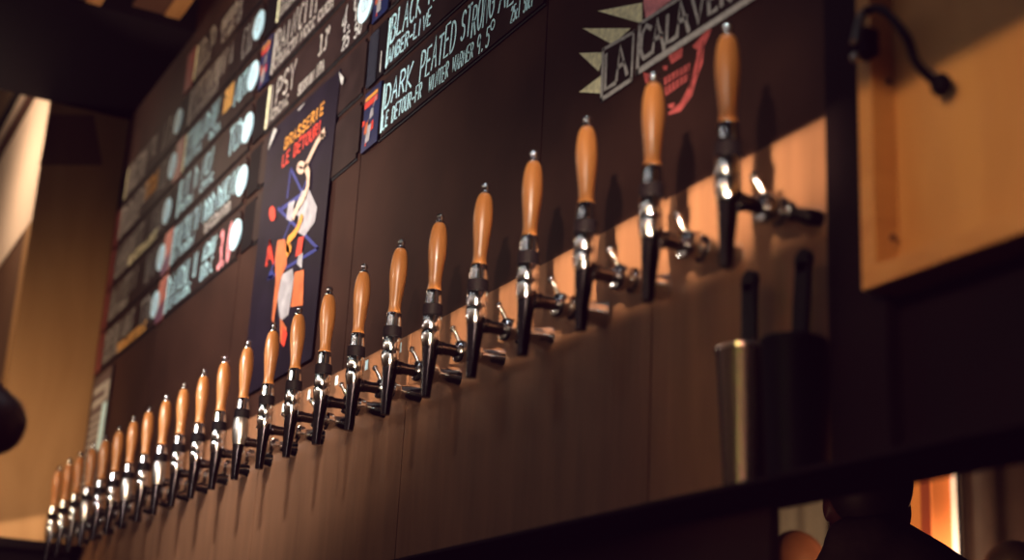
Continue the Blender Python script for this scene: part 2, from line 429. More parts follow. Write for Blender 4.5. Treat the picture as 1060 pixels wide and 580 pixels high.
for variant in range(2):
    t = empty('beer_tap', (0, 0, 0))
    for nm, (b, m) in tap_parts().items():
        if variant == 1 and nm == 'faucet_body':
            b.free(); b = lathe(bmesh.new(), [(.0150, -.0104), (.0163, -.014), (.0176, -.026), (.0176, -.040), (.0160, -.056), (.0130, -.070)][::-1], 24); m = 'satin'
        if variant == 1 and nm == 'spout':
            b.free(); b = tube(bmesh.new(), [(0, 0, -.062), (0, -.001, -.09), (0, -.0015, -.12), (0, -.002, -.149)], [.0125, .0115, .0098, .0082], 16)
        obj(nm, b, M[m], t, smooth=nm not in ())
    if variant == 0: proto = t
    else: smoothproto = t
used = [False, False]
for i in range(23, -1, -1):
    v = 1 if i in SMOOTH else 0
    src = (proto, smoothproto)[v]
    loc = ((i - 23) * SP, 0, 0)
    if not used[v]: o = src; used[v] = True; o.location = loc
    else: o = copy_thing(src, loc)
    depth = -(RC @ (Vector(loc) - CP)).z
    lean = -TIPRES[i] / (FPX * .467 / depth) / .23
    for ch in o.children:            # each handle leans a little differently in its socket
        if ch.name.split('.')[0] in ('finial', 'wooden_handle', 'ferrule'):
            ch.rotation_euler = (0, lean, 0)
    tag(o, tap_label(i), 'beer tap', GRP)
# small white number tags at the top of the plate
for i in range(8, 21):
    p = W(382, 375); x = (i - 23) * SP + (p.x - (16 - 23) * SP)
    bm = bmesh.new(); box(bm, x - .007, x + .007, S - .0052, S - .0036, ZP - .028, ZP - .008)
    lab = tap_label(i)
    k = 23 - i
    pos = ('%s from the right end' % ORD[k]) if k < 12 else ('%s from the far left end' % ORD[i])
    tag(obj('paper_tag', bm, M['disc']), 'small white paper tag on the plate behind the tap %s' % pos, 'tag', 'white paper tags along the tap plate')

# ================================================================== MENU STRIPS
COLX = {'A': -1.462, 'B': -2.318, 'C': -3.182, 'D': -4.010}
ROWZ = lambda r: .575 + .1605 * (r - 1)
COLN = {'A': 'right-hand column', 'B': 'column over the poster', 'C': 'column left of the poster', 'D': 'far left column'}
RN = {1: 'bottom', 2: 'second from bottom', 3: 'third from bottom', 4: 'fourth from bottom', 5: 'fifth from bottom', 6: 'sixth from bottom'}
Y0 = S - .006
def sticker(parent, x, z, kind):
    m1 = {'blue': 'bluelab', 'red': 'labred', 'pink': 'labpink', 'navyred': 'bluelab'}[kind]
    bm = bmesh.new(); box(bm, x - .116, x - .024, Y0 - .001, S - .0005, z - .01, z + .135, 0)
    st = obj('brewery_sticker', bm, M[m1], parent)
    y = Y0 - .001 - LAYER
    if kind in ('blue', 'navyred'):
        b = bmesh.new()
        poly(b, [(x - .112, z + .113), (x - .04, z + .113), (x - .04, z + .122), (x - .112, z + .122)], y)
        fobj('orange_line', b, M['porange'], st)
        b = LT()
        poly(b, [(x - .113, z + .095), (x - .04, z + .095), (x - .04, z + .110), (x - .113, z + .110)], y)
        poly(b, [(x - .118, z + .055), (x - .104, z + .055), (x - .104, z + .068), (x - .118, z + .068)], y)
        poly(b, [(x - .105, z + .035), (x - .095, z + .035), (x - .098, z + .06)], y)
        poly(b, [(x - .066, z + .028), (x - .05, z + .03), (x - .052, z + .052), (x - .066, z + .05)], y)
        poly(b, [(x - .095, z + .0), (x - .085, z + .0), (x - .086, z + .014)], y)
        fobj('red_print', b, M['pred'], st)
        b = LT()
        poly(b, [(x - .092, z + .006), (x - .068, z + .006), (x - .062, z + .045), (x - .088, z + .048)], y - LAYER)
        poly(b, [(x - .078, z + .06), (x - .054, z + .062), (x - .056, z + .08), (x - .07, z + .085)], y - LAYER)
        poly(b, [(x - .062, z + .085), (x - .056, z + .085), (x - .042, z + .105), (x - .048, z + .106)], y - LAYER)
        fobj('pale_figure', b, M['pwhite'], st)
        b = bmesh.new()
        poly(b, [(x - .1, z + .03), (x - .086, z + .03), (x - .08, z + .06), (x - .094, z + .056)], y - LAYER * 2)
        fobj('orange_print', b, M['pdeep'], st)
    elif kind == 'pink':
        b = bmesh.new(); poly(b, [(x - .116, z - .01), (x - .024, z - .01), (x - .024, z + .055), (x - .116, z + .035)], y)
        fobj('purple_print', b, M['labpurple'], st)
    return st
def disc(parent, x, z):
    bm = bmesh.new()
    lathe(bm, [(.045, 0), (.045, .004), (.043, .005)], 28, Matrix.Translation((x, Y0 + .001, z)) @ Matrix.Rotation(PI / 2, 4, 'X'))
    d = obj('price_disc', bm, M['disc'], parent)
    b = bmesh.new(); y = Y0 - .0045
    ribbon(b, arc(x, z, .018, .018, 0, 360, 16), .006, y)
    ribbon(b, [(x, z + .012), (x, z - .014)], .005, y - LAYER)
    fobj('disc_mark', b, M['discmark'], d)
def strip(col, row, label, st=None, slot=True, dsc=True, bar=None, width=.72, hidden=False):
    x = COLX[col]; z = ROWZ(row)
    t = thing('menu_board', label, 'menu board', (x, S, z), 'chalk menu strips on the black wall')
    t.location = (0, 0, 0)
    bm = bmesh.new(); box(bm, x - .018, x + width, Y0, S - .0005, z - .008, z + .13, 0)
    vs = [e for e in bm.edges if abs(e.verts[0].co.y - e.verts[1].co.y) > .002]
    bmesh.ops.bevel(bm, geom=vs, offset=.012, segments=4, affect='EDGES')
    obj('strip', bm, M['strip'], t)
    bm = bmesh.new(); box(bm, x - .024, x + width - .01, S - .003, S - .0004, z - .013, z - .0085); obj('shadow_gap', bm, M['seam'], t)
    if slot:
        bm = bmesh.new(); box(bm, x - .120, x - .022, Y0 + .001, S - .0005, z - .008, z + .128); obj('label_slot', bm, M['slot'], t)
    if st: sticker(t, x, z, st)
    if dsc: disc(t, x + .692, z + .062)
    if bar:
        b = bmesh.new(); poly(b, [(x - .012, z - .002), (x + .004, z - .002), (x + .008, z + .124), (x - .008, z + .124)], Y0 - LAYER); fobj('bracket_mark', b, M[bar], t)
    return t, x, z
YT = Y0 - LAYER * 2
# --- column A (sharp)
t, x, z = strip('A', 1, 'chalk menu strip reading DARK PEATED STRONG ALE', 'blue', dsc=False, width=.735)
b = LT()
ribbon(b, [(x - .004, z + .004), (x - .002, z + .115)], .008, YT)
def px_span(a, c): return W(*a).x, W(*c).x
letters(b, 'DARK', x + .006, W(432, 72).x, z + .056, z + .112, .0062, YT, .06, .06)
letters(b, 'PEATED', W(437, 88).x, W(475, 55).x, z + .052, z + .118, .0062, YT, .06, .08)
letters(b, 'STRONG', W(479, 55).x, W(515, 22).x, z + .052, z + .120, .0062, YT, .06, .1)
letters(b, 'ALE S', W(519, 22).x, W(566, -15).x, z + .050, z + .118, .0062, YT, .06, .08)
letters(b, 'LE DETOUR-FR', x + .002, W(440, 98).x, z + .006, z + .040, .0050, YT, .06, .06)
letters(b, 'WINTER WARMER', W(447, 93).x, W(494, 52).x, z + .002, z + .034, .0046, YT, .06, .06)
letters(b, '9.5', W(497, 51).x, W(511, 38).x, z - .004, z + .036, .0048, YT, .06)
ribbon(b, arc(W(513, 36).x, z + .034, .008, .010, 0, 360, 10), .0042, YT)
letters(b, '25cl 50cl', W(532, 22).x, W(556, 4).x, z + .004, z + .036, .0042, YT, .08)
fobj('lettering', b, M['chalk'], t)
t, x, z = strip('A', 2, 'chalk menu strip reading BLACK IPA with AMBER-LIVE beneath', None, dsc=False, width=.735)
b = LT()
ribbon(b, [(x - .004, z - .002), (x - .000, z + .115)], .009, YT)
letters(b, 'BLACK', x + .008, W(440, 18).x, z + .052, z + .116, .0062, YT, .06, .06)
letters(b, 'IPA', W(445, 10).x, W(466, -10).x, z + .056, z + .116, .0062, YT, .06, .06)
letters(b, 'AMBER-LIVE', x + .004, W(450, 22).x, z + .004, z + .040, .0055, YT, .06, .06)
fobj('lettering', b, M['chalk'], t)
b = LT(); letters(b, 'I', x - .045, x - .02, z + .002, z + .050, .006, YT); fobj('slot_mark', b, M['chalkgrey'], t)
b = bmesh.new(); box(b, x - .118, x - .066, Y0 - .001, Y0 + .0009, z - .012, z + .122); obj('clear_cover', b, mat('smoky_plastic', (.03, .03, .04), .15), t)
t, x, z = strip('A', 3, 'menu strip at the top edge with a blue brewery sticker, above BLACK IPA', 'navyred', dsc=False, width=.735)
# --- column B
strip('B', 1, 'blank menu strip half hidden by the poster, lower of two', dsc=False)
strip('B', 2, 'blank menu strip half hidden by the poster, upper of two', dsc=False)
t, x, z = strip('B', 3, 'chalk menu strip reading IPSY over SESSION IPA', bar='chalkyellow')
b = LT()
letters(b, 'IPSY', x + .014, W(307, 90).x + .01, z + .046, z + .118, .009, YT, .02, .05)
scribble(b, x + .012, W(302, 112).x, z + .006, z + .034, .007, YT)
letters(b, 'SESSION', W(311, 100).x, W(325, 84).x + .02, z - .002, z + .026, .0055, YT, .05)
letters(b, 'IPA', W(330, 80).x, W(337, 72).x + .01, z - .002, z + .030, .0055, YT, .05)
letters(b, '3.3°', W(332, 62).x, W(344, 40).x, z + .056, z + .112, .0075, YT, .05)
fobj('lettering', b, M['chalkwarm'], t)
b = LT()
letters(b, '4.9°', W(357, 28).x, W(380, 4).x, z + .050, z + .122, .0085, YT, .05)
letters(b, '25 50', W(357, 45).x, W(379, 20).x, z + .0, z + .036, .0065, YT, .05)
fobj('price_lettering', b, M['chalkgrey'], t)
t, x, z = strip('B', 4, 'chalk menu strip reading RAIN CITY', 'navyred', bar='chalkwarm')
b = LT()
letters(b, 'RAIN', x + .012, W(309, 40).x, z + .048, z + .118, .009, YT, .05, .05)
letters(b, 'CITY', W(311, 35).x, W(333, 5).x, z + .048, z + .118, .009, YT, .05, .05)
scribble(b, x + .012, W(312, 45).x, z + .006, z + .036, .008, YT)
scribble(b, W(314, 36).x, W(348, 5).x, z + .004, z + .032, .008, YT)
fobj('lettering', b, M['chalkwarm'], t)
t, x, z = strip('B', 5, 'menu strip at the top edge above RAIN CITY, with a yellow bracket mark', bar='chalkyellow')
b = LT(); scribble(b, x + .02, x + .34, z + .045, z + .115, .009, YT); scribble(b, x + .02, x + .4, z + .006, z + .034, .007, YT); fobj('lettering', b, M['chalkwarm'], t)
# --- columns C and D: writing blurred beyond reading
rowsC = {1: ('chalk', 'pink', None), 2: ('chalk', 'pink', None), 3: ('chalk', None, None), 4: ('chalk', 'red', 'chalkyellow'), 5: ('chalkwarm', None, None), 6: ('chalkwarm', 'red', 'chalkyellow')}
extraC = {1: 'pink price figures', 2: 'a cream underline', 3: 'a wide empty gap', 4: 'an orange word', 5: 'one long word', 6: 'a yellow bracket mark'}
for r, (m, st, br) in rowsC.items():
    t, x, z = strip('C', r, 'menu strip with %s, %s in the left-of-poster column' % (extraC[r], RN[r]), st, bar=br or ('chalk' if r < 4 else 'chalkwarm'))
    b = LT()
    e1 = {1: .34, 2: .30, 3: .22, 4: .27, 5: .40, 6: .22}[r]
    scribble(b, x + .012, x + e1, z + .045, z + .118, .0072, YT)
    scribble(b, x + .012, x + e1 * .8, z + .004, z + .034, .0062, YT)
    if r == 1:
        scribble(b, x + .37, x + .50, z + .070, z + .118, .0068, YT); scribble(b, x + .37, x + .50, z + .010, z + .056, .0065, YT)
    if r == 2: scribble(b, x + .33, x + .64, z + .045, z + .118, .0072, YT)
    if r == 3: scribble(b, x + .25, x + .36, z + .045, z + .118, .0072, YT); scribble(b, x + .25, x + .40, z + .004, z + .03, .0062, YT); scribble(b, x + .52, x + .66, z + .03, z + .118, .0070, YT)
    if r == 4: scribble(b, x + .29, x + .38, z + .045, z + .118, .0072, YT); scribble(b, x + .29, x + .40, z + .004, z + .03, .0062, YT); scribble(b, x + .52, x + .67, z + .03, z + .110, .0070, YT)
    if r == 5: scribble(b, x + .42, x + .46, z + .05, z + .118, .0068, YT); scribble(b, x + .54, x + .67, z + .01, z + .11, .0068, YT)
    if r == 6: scribble(b, x + .28, x + .50, z + .055, z + .1, .0068, YT); scribble(b, x + .30, x + .50, z + .01, z + .04, .0062, YT)
    fobj('lettering', b, M[m], t)
    if r == 1:
        b = LT(); letters(b, '3.0', x + .545, x + .665, z + .0, z + .110, .016, YT - LAYER); fobj('price_lettering', b, M['chalkpink'], t)
    if r == 2:
        b = LT(); scribble(b, x + .36, x + .60, z + .002, z + .032, .010, YT - LAYER); fobj('cream_lettering', b, M['chalkwarm'], t)
    if r == 4:
        b = bmesh.new(); poly(b, [(x + .405, z + .045), (x + .50, z + .045), (x + .505, z + .122), (x + .41, z + .122)], YT)
        fobj('orange_patch', b, M['chalkorange'], t)
        b = LT(); scribble(b, x + .41, x + .495, z + .05, z + .115, .005, YT - LAYER); fobj('orange_lettering', b, M['strip'], t)
rowsD = {1: ('chalkgrey', 'red', None), 2: ('chalkgrey', 'red', None), 3: ('chalkgrey', 'red', None), 4: ('chalkgrey', 'red', 'chalkgrey'), 5: ('chalkgrey', None, 'chalkyellow')}
extraD = {1: 'an orange underline', 2: 'a double word', 3: 'a tan underline', 4: 'an orange word', 5: 'a yellow bracket mark'}
for r, (m, st, br) in rowsD.items():
    t, x, z = strip('D', r, 'menu strip with %s, %s in the far left column' % (extraD[r], RN[r]), st, bar=br)
    b = LT()
    scribble(b, x + .012, x + .40, z + .045, z + .118, .0072, YT)
    scribble(b, x + .012, x + .30, z + .004, z + .034, .0062, YT)
    scribble(b, x + .50, x + .66, z + .02, z + .118, .0072, YT)
    fobj('lettering', b, M[m], t)
    if r in (1, 3):
        b = LT(); scribble(b, x + .22, x + .60, z + .0, z + .030, .011, YT - LAYER); fobj('orange_lettering', b, M['chalkorange'] if r == 1 else M['chalkyellow'], t)
    if r == 4:
        b = LT(); scribble(b, x + .34, x + .50, z + .045, z + .112, .011, YT - LAYER); fobj('orange_lettering', b, M['chalkorange'], t)

# dark notice with pale lines below the far left column
t = thing('price_notice', 'dark paper notice with pale lines and a white label, below the far left menu column', 'notice', (0, 0, 0))
x0, x1, z0, z1 = -4.12, -3.83, .02, .545
bm = bmesh.new(); box(bm, x0, x1, S - .003, S - .0005, z0, z1); obj('notice_sheet', bm, M['notice'], t)
bm = bmesh.new(); box(bm, x1 - .012, x1 + .012, S - .0045, S - .0031, z0, z1); obj('black_edge', bm, M['slot'], t)
b = bmesh.new(); yn = S - .003 - LAYER
zz = .49
while zz > .06:
    wv = .16
    ribbon(b, [(x0 + .03, zz), (x0 + .03 + wv, zz)], .026 if zz > .4 else .012, yn); zz -= .05 if zz > .4 else .026
fobj('lettering', b, M['chalkgrey'], t)
b = bmesh.new(); poly(b, [(x1 - .10, .25), (x1 - .025, .25), (x1 - .02, .42), (x1 - .09, .42)], yn - LAYER); fobj('white_label', b, M['disc'], t)
b = bmesh.new(); poly(b, [(x1 - .085, .43), (x1 - .02, .43), (x1 - .02, .50), (x1 - .08, .50)], yn - LAYER); fobj('pale_label', b, M['chalkgrey'], t)

# ================================================================== POSTER
t = thing('wall_poster', 'dark blue brewery poster reading BRASSERIE LE DÉTOUR with abstract orange figure', 'poster', (0, 0, 0))
PZ = S - .0085
bm = bmesh.new()
tl, tr, br_, bl = W(282, 139), W(356, 84), W(324, 366), W(256, 404)
tl, tr, br_, bl = (-2.275, .865), (-1.755, .845), (-1.775, .135), (-2.275, .135)
f = poly(bm, [tl, tr, br_, bl], PZ)
r = bmesh.ops.extrude_face_region(bm, geom=[f]); bmesh.ops.translate(bm, verts=[v for v in r['geom'] if isinstance(v, bmesh.types.BMVert)], vec=(0, .0015, 0))
obj('poster_sheet', bm, M['navy'], t)
z1f = lambda x, y: (255 + x / 4.145, 80 + y / 4.145)
z2f = lambda x, y: (250 + x / 3.627, 200 + y / 3.627)
def PP(bm, f, pts, L): ppoly(bm, [f(*p) for p in pts], PZ - LAYER * L)
def PR(bm, f, pts, w, L): pribbon(bm, [f(*p) for p in pts], w, PZ - LAYER * L)
def place_text(bm, txt, bl, br, capz, w, L):
    a, c = W(*bl), W(*br)
    zt = (a.z + c.z) / 2
    letters(bm, txt, a.x, c.x, zt, zt + capz, w, PZ - LAYER * L)
b = bmesh.new(); place_text(b, 'BRASSERIE', z1f(178, 305), z1f(350, 160), .029, .0062, 1); fobj('orange_lettering', b, M['porange'], t)
b = bmesh.new(); place_text(b, 'LE DÉTOUR!', z1f(168, 385), z1f(340, 238), .033, .0070, 1); fobj('red_lettering', b, M['pred'], t)
b = bmesh.new()
for pts in ([(112, 325), (255, -40)], [(112, 325), (300, 210)], [(300, 210), (150, 60)]): PR(b, z2f, pts, .009, 1)
for pts in ([(205, 395), (190, 520)], [(205, 395), (285, 560)]): PR(b, z1f, pts, .009, 1)
PR(b, z2f, [(160, 65), (262, -10)], .012, 1); PP(b, z2f, [(105, 325), (135, 290), (130, 325)], 1)
fobj('blue_lines', b, M['blue'], t)
b = bmesh.new()
PP(b, z2f, [(240, -5), (268, -10), (298, 55), (290, 110), (250, 165), (225, 150), (228, 90), (205, 80)], 2)
PP(b, z2f, [(190, 40), (215, 30), (200, 110), (182, 100)], 2)
PP(b, z2f, [(165, 310), (205, 285), (211, 320), (190, 460), (160, 485), (148, 400)], 2)
PP(b, z2f, [(228, 235), (245, 222), (240, 285), (222, 270)], 2)
fobj('grey_shapes', b, M['pwhite'], t)
b = bmesh.new()
PP(b, z2f, [(150, 180), (178, 175), (186, 270), (160, 330), (150, 400), (135, 490), (128, 480), (143, 330), (140, 250)], 3)
PP(b, z2f, [(215, 300), (250, 290), (246, 425), (200, 432)], 3)
PP(b, z2f, [(160, 470), (185, 510), (172, 580), (160, 560)], 3)
fobj('deep_orange_shapes', b, M['pdeep'], t)
b = bmesh.new()
PP(b, z2f, [(p[0], p[1]) for p in arc(131, 80, 12, 28, 0, 348, 14)], 4)
PR(b, z2f, [(120, 185), (108, 275)], .010, 4); PR(b, z2f, [(120, 185), (134, 265)], .010, 4); PR(b, z2f, [(120, 182), (122, 250)], .010, 4)
PP(b, z2f, [(230, 170), (250, 165), (240, 230), (218, 242)], 4)
PP(b, z2f, [(170, 500), (188, 530), (176, 580), (165, 570)], 4)
fobj('red_shapes', b, M['pred'], t)
b = bmesh.new()
PR(b, z2f, [(242, 95), (232, 125), (216, 155), (192, 180), (186, 205), (192, 228)], .022, 5)
PP(b, z2f, arc(193, 212, 11, 20, 0, 340, 10), 5)
fobj('orange_arm', b, M['porange'], t)
b = bmesh.new()
PR(b, z1f, [(352, 240), (325, 280), (300, 330), (272, 388)], .020, 6)
for q in ((356, 250), (350, 262), (342, 240)): PR(b, z1f, [(338, 258), q], .010, 6)
PR(b, z1f, arc(254, 392, 15, 18, 0, 360, 12), .012, 6)
PR(b, z1f, [(274, 388), (286, 420), (284, 470), (268, 515), (240, 560), (222, 600)], .022, 6)
fobj('cream_arm', b, M['pcream'], t)
b = bmesh.new()
PP(b, z1f, [(118, 290), (140, 222), (152, 230), (112, 318)], 7); PP(b, z1f, [(418, -15), (440, 5), (432, 40), (424, 20)], 7); PP(b, z1f, [(240, 145), (272, 115), (268, 122), (246, 148)], 7)
fobj('tape_strip', b, M['chalkgrey'], t)

# ================================================================== CHALK SIGN
t = thing('chalk_sign_drawing', 'chalk drawing of a red skull with yellow spikes and LA CALAVERA banner', 'drawing', (0, 0, 0))
zc = lambda x, y: (560 + x / 4.142, y / 4.142)
def CPo(bm, pts, L): ppoly(bm, [zc(*p) for p in pts], S - LAYER * L)
def CR(bm, pts, w, L): pribbon(bm, [zc(*p) for p in pts], w, S - LAYER * L)
b = bmesh.new()
for q in ([(245, 48), (437, 12), (437, 102)], [(180, 122), (388, 122), (310, 192)], [(165, 228), (278, 225), (250, 307)], [(165, 396), (268, 318), (263, 402)]): CPo(b, q, 2)
fobj('yellow_spike', b, M['chalkyellow'], t)
b = bmesh.new()
CPo(b, [(440, 10), (470, -120), (560, -230), (640, -240), (560, 0), (520, 30), (450, 82)], 1)
fobj('pink_crown', b, M['chalkpink'], t)
b = bmesh.new()
CPo(b, [(735, 125), (715, 125), (650, 200), (668, 215), (650, 300), (636, 370), (668, 340), (695, 270), (700, 200)], 1)
CPo(b, [(636, 370), (600, 440), (545, 486), (548, 494), (600, 478), (650, 410), (668, 340)], 1)
CPo(b, [(528, 335), (640, 270), (632, 345), (535, 412)], 1)
CPo(b, [(548, 238), (610, 203), (606, 245), (560, 276)], 1)
CPo(b, [(440, 312), (475, 318), (485, 350), (450, 358)], 1)
CPo(b, [(545, 450), (575, 440), (570, 465), (550, 465)], 1)
CPo(b, [(522, 285), (545, 280), (540, 300), (528, 302)], 1)
fobj('red_skull', b, M['chalkred'], t)
b = bmesh.new()
for k in range(6): CR(b, [(545 + k * 17, 330 - k * 10), (545 + k * 17, 395 - k * 10)], .003, 2)
CR(b, [(530, 372), (636, 308)], .003, 2)
CR(b, [(672, 215), (640, 380)], .004, 2); CR(b, [(700, 180), (670, 320)], .004, 2)
fobj('tooth_gap', b, M['board'], t)
b = bmesh.new()
CPo(b, [(270, 215), (405, 135), (393, 345), (262, 432)], 3)
CPo(b, [(425, 105), (590, 0), (900, -200), (960, -240), (960, -38), (900, 0), (415, 318)], 3)
fobj('banner', b, M['strip'], t)
b = bmesh.new()
CR(b, [(270, 215), (405, 138)], .006, 4); CR(b, [(403, 135), (393, 345)], .006, 4); CR(b, [(393, 342), (262, 430)], .008, 4); CR(b, [(272, 215), (264, 432)], .008, 4)
CR(b, [(427, 105), (590, 0), (960, -240)], .006, 4); CR(b, [(429, 105), (417, 318)], .009, 4); CR(b, [(415, 312), (900, -3), (960, -42)], .011, 4); CR(b, [(960, -240), (960, -40)], .008, 4)
fobj('banner_outline', b, M['chalkgrey'], t)
b = bmesh.new()
for st in ([(286, 238), (281, 385), (325, 358)], [(330, 345), (347, 200), (375, 318)], [(337, 292), (364, 270)],
           [(478, 122), (458, 112), (440, 150), (435, 225), (448, 252), (475, 232)], [(485, 227), (505, 85), (535, 212)], [(492, 172), (526, 150)],
           [(550, 70), (545, 187), (580, 165)], [(590, 160), (605, 8), (640, 135)], [(597, 95), (632, 75)], [(648, -40), (682, 100), (712, -70)],
           [(760, 40), (728, 62), (724, -60), (760, -85)], [(726, 0), (752, -15)],
           [(782, 25), (775, -95), (805, -112), (818, -85), (808, -55), (780, -40), (822, 0)], [(838, -12), (862, -150), (900, -55)], [(845, -60), (882, -82)]):
    CR(b, st, .0085, 5)
fobj('lettering', b, M['chalkgrey'], t)

# ================================================================== WOODEN BOX, CABLE, CONDUIT
YF = .085
pA = onplane(892, 301, 1, YF); xA, zA = pA.x, pA.z
t = thing('wooden_wall_box', 'shallow pine box frame on the wall at the right, with recessed lit panel', 'box frame', (xA, S, zA))
WD, HT, FW = .62, .52, .024
def cb(name, x0, x1, y0, y1, z0, z1, m='cab'):
    b1 = bmesh.new(); box(b1, x0, x1, y0 - S, y1 - S, z0, z1, .0015); return obj(name, b1, M[m], t)
cb('left_side', 0, FW, YF, S - .001, 0, HT); cb('right_side', WD - FW, WD, YF, S - .001, 0, HT)
cb('bottom_rail', FW, WD - FW, YF, S - .001, 0, FW); cb('top_rail', FW, WD - FW, YF, S - .001, HT - FW, HT)
cb('back_panel', FW, WD - FW, YF + .034, YF + .042, FW, HT - FW, 'cabpanel')
for zz_ in (.06, .25):
    b1 = bmesh.new(); lathe(b1, [(.004, 0), (.004, .003), (.002, .004)], 10, Matrix.Translation((FW + .001, YF + .024 - S, zz_)) @ Matrix.Rotation(PI / 2, 4, 'Y')); obj('screw_head', b1, M['dchrome'], t)
# cable clipped to the frame and plugged into the panel
c0 = onplane(893, 42, 1, YF - .016); c1 = onplane(896, 12, 1, YF - .014); c2 = onplane(918, 14, 1, YF - .02); c3 = onplane(938, 38, 1, YF - .02); c4 = onplane(948, 64, 1, YF - .012); c5 = onplane(974, 88, 1, YF + .016)
t = thing('hanging_cable', 'black bent cable with metal plug ends hooked on the wooden box', 'cable', c0)
b1 = bmesh.new()
ctrl = [c1, c1 * .45 + c2 * .55 + Vector((0, 0, .005)), c2, c3, c4, c4 * .4 + c5 * .6 + Vector((0, 0, -.003)), c5]
ctrl = [Vector(p) - c0 for p in ctrl]
pts = []
for i in range(len(ctrl) - 1):
    p0, p1, p2, p3 = ctrl[max(i - 1, 0)], ctrl[i], ctrl[i + 1], ctrl[min(i + 2, len(ctrl) - 1)]
    for k in range(6):
        u = k / 6
        pts.append(.5 * ((2 * p1) + (p2 - p0) * u + (2 * p0 - 5 * p1 + 4 * p2 - p3) * u * u + (3 * p1 - p0 - 3 * p2 + p3) * u ** 3))
pts.append(ctrl[-1])
tube(b1, pts, .0055, 10); obj('cable', b1, M['rubber'], t, True)
b1 = bmesh.new(); box(b1, -.012, .012, -.006, .0155, -.020, .014, .004); obj('clip', b1, M['rubber'], t)
b1 = bmesh.new(); tube(b1, [(-.002, -.008, -.004), (.000, -.004, .020), (.002, .0, .034)], [.007, .006, .0055], 12); ball(b1, (-.004, -.008, -.022), .006, seg=10); obj('metal_plug', b1, M['satin'], t, True)
b1 = bmesh.new(); e = ctrl[-1]; ball(b1, e, .0125, (1, .9, 1.1), 14); obj('socket', b1, M['rubber'], t, True)
b1 = bmesh.new(); ball(b1, e + Vector((-.004, -.009, .011)), .0055, seg=12); obj('socket_tip', b1, M['satin'], t, True)
q0, q1 = onplane(913, 292, 1, S - .010), onplane(913, 492, 1, S - .010)
bm = bmesh.new(); tube(bm, [(q0.x, S - .010, q0.z), (q0.x, S - .010, ZB + .0122)], .0085, 12)
tag(obj('conduit_pipe', bm, M['blackplastic'], smooth=True), 'thin black pipe running down the dark wall under the wooden box', 'pipe')

# ================================================================== CUPS ON THE LEDGE
def cup(name, label, px, yy, rt, rb, h, m, cat='cup'):
    p = onplane(px, 450, 1, yy)
    t = thing(name, label, cat, (p.x, yy, ZB + .0121), 'metal cups on the ledge')
    b1 = lathe(bmesh.new(), [(.001, .002), (rb - .003, .002), (rb, 0), (rb + .001, .004), (rt, h - .004), (rt + .0012, h - .001), (rt, h), (rt - .0025, h - .002), (rb - .002, .006), (.001, .006)], 36, cap=False)
    obj('cup_wall', b1, M[m], t, True)
    b1 = lathe(bmesh.new(), [(rt + .0002, h - .006), (rt + .0018, h - .005), (rt + .0022, h - .001), (rt + .0008, h + .0005)], 36, cap=False)
    obj('rim', b1, M[m], t, True)
    return t, p
t, p = cup('metal_tumbler', 'tall tapered metal tumbler standing on the dark ledge', 774, .0915, .0395, .029, .172, 'tin')
t2, p2 = cup('black_tumbler', 'black tumbler on the ledge right of the shiny metal one', 822, .0935, .038, .031, .165, 'blackplastic')
for (pp_, lab, dx, lean) in ((p, 'black foam spatula standing in the shiny metal tumbler', .012, .01), (p2, 'black foam spatula standing in the black tumbler', .012, .09)):
    sp_ = thing('foam_spatula', lab, 'spatula', (pp_.x, .0925, ZB + .021), 'black spatulas standing in the cups')
    sp_.rotation_euler = (0, lean, 0)
    b1 = bmesh.new(); box(b1, -.0145, .0145, -.004, .004, .115, .252, .0035)
    lathe(b1, [(.0145, -.004), (.0145, .004)], 20, Matrix.Translation((0, 0, .25)) @ Matrix.Rotation(PI / 2, 4, 'X'))
    obj('grip', b1, M['blackplastic'], sp_)
    b1 = bmesh.new(); box(b1, -.010, .010, -.0015, .0015, .003, .118, .001); obj('blade', b1, M['blackplastic'], sp_)

# ================================================================== BACK ROOM through the opening under the ledge
bm = bmesh.new(); box(bm, -6, 3, 4.2, 4.3, -FLOOR, 2.35); struct('wall_far', bm, M['darkwall'])
def curtain(label, pL, pR, t_, m):
    a = CP + ray(*pL) * t_; c = CP + ray(*pR) * t_
    d = (c - a); d.z = 0; L = d.length; u = d.normalized(); n = Vector((-u.y, u.x, 0))
    b1 = bmesh.new(); N = 64; cols = []
    for i in range(N + 1):
        s = i / N; off = n * (.018 * math.sin(s * L * 55) + .008 * math.sin(s * L * 23 + 1))
        q = Vector((a.x, a.y, 0)) + u * (s * L) + off
        cols.append((b1.verts.new((q.x, q.y, -FLOOR + .02)), b1.verts.new((q.x, q.y, .75))))
    for p_, q_ in zip(cols, cols[1:]): b1.faces.new((p_[0], q_[0], q_[1], p_[1]))
    o = obj('curtain', b1, M[m], smooth=True)
    sd = o.modifiers.new('thick', 'SOLIDIFY'); sd.thickness = .003
    return tag(o, label, 'curtain')
curtain('pale beige curtain behind the people, left one', (796, 540), (856, 540), 5.6, 'curtainl')
curtain('grey brown curtain at the lower right corner', (996, 540), (1120, 540), 4.6, 'curtain')
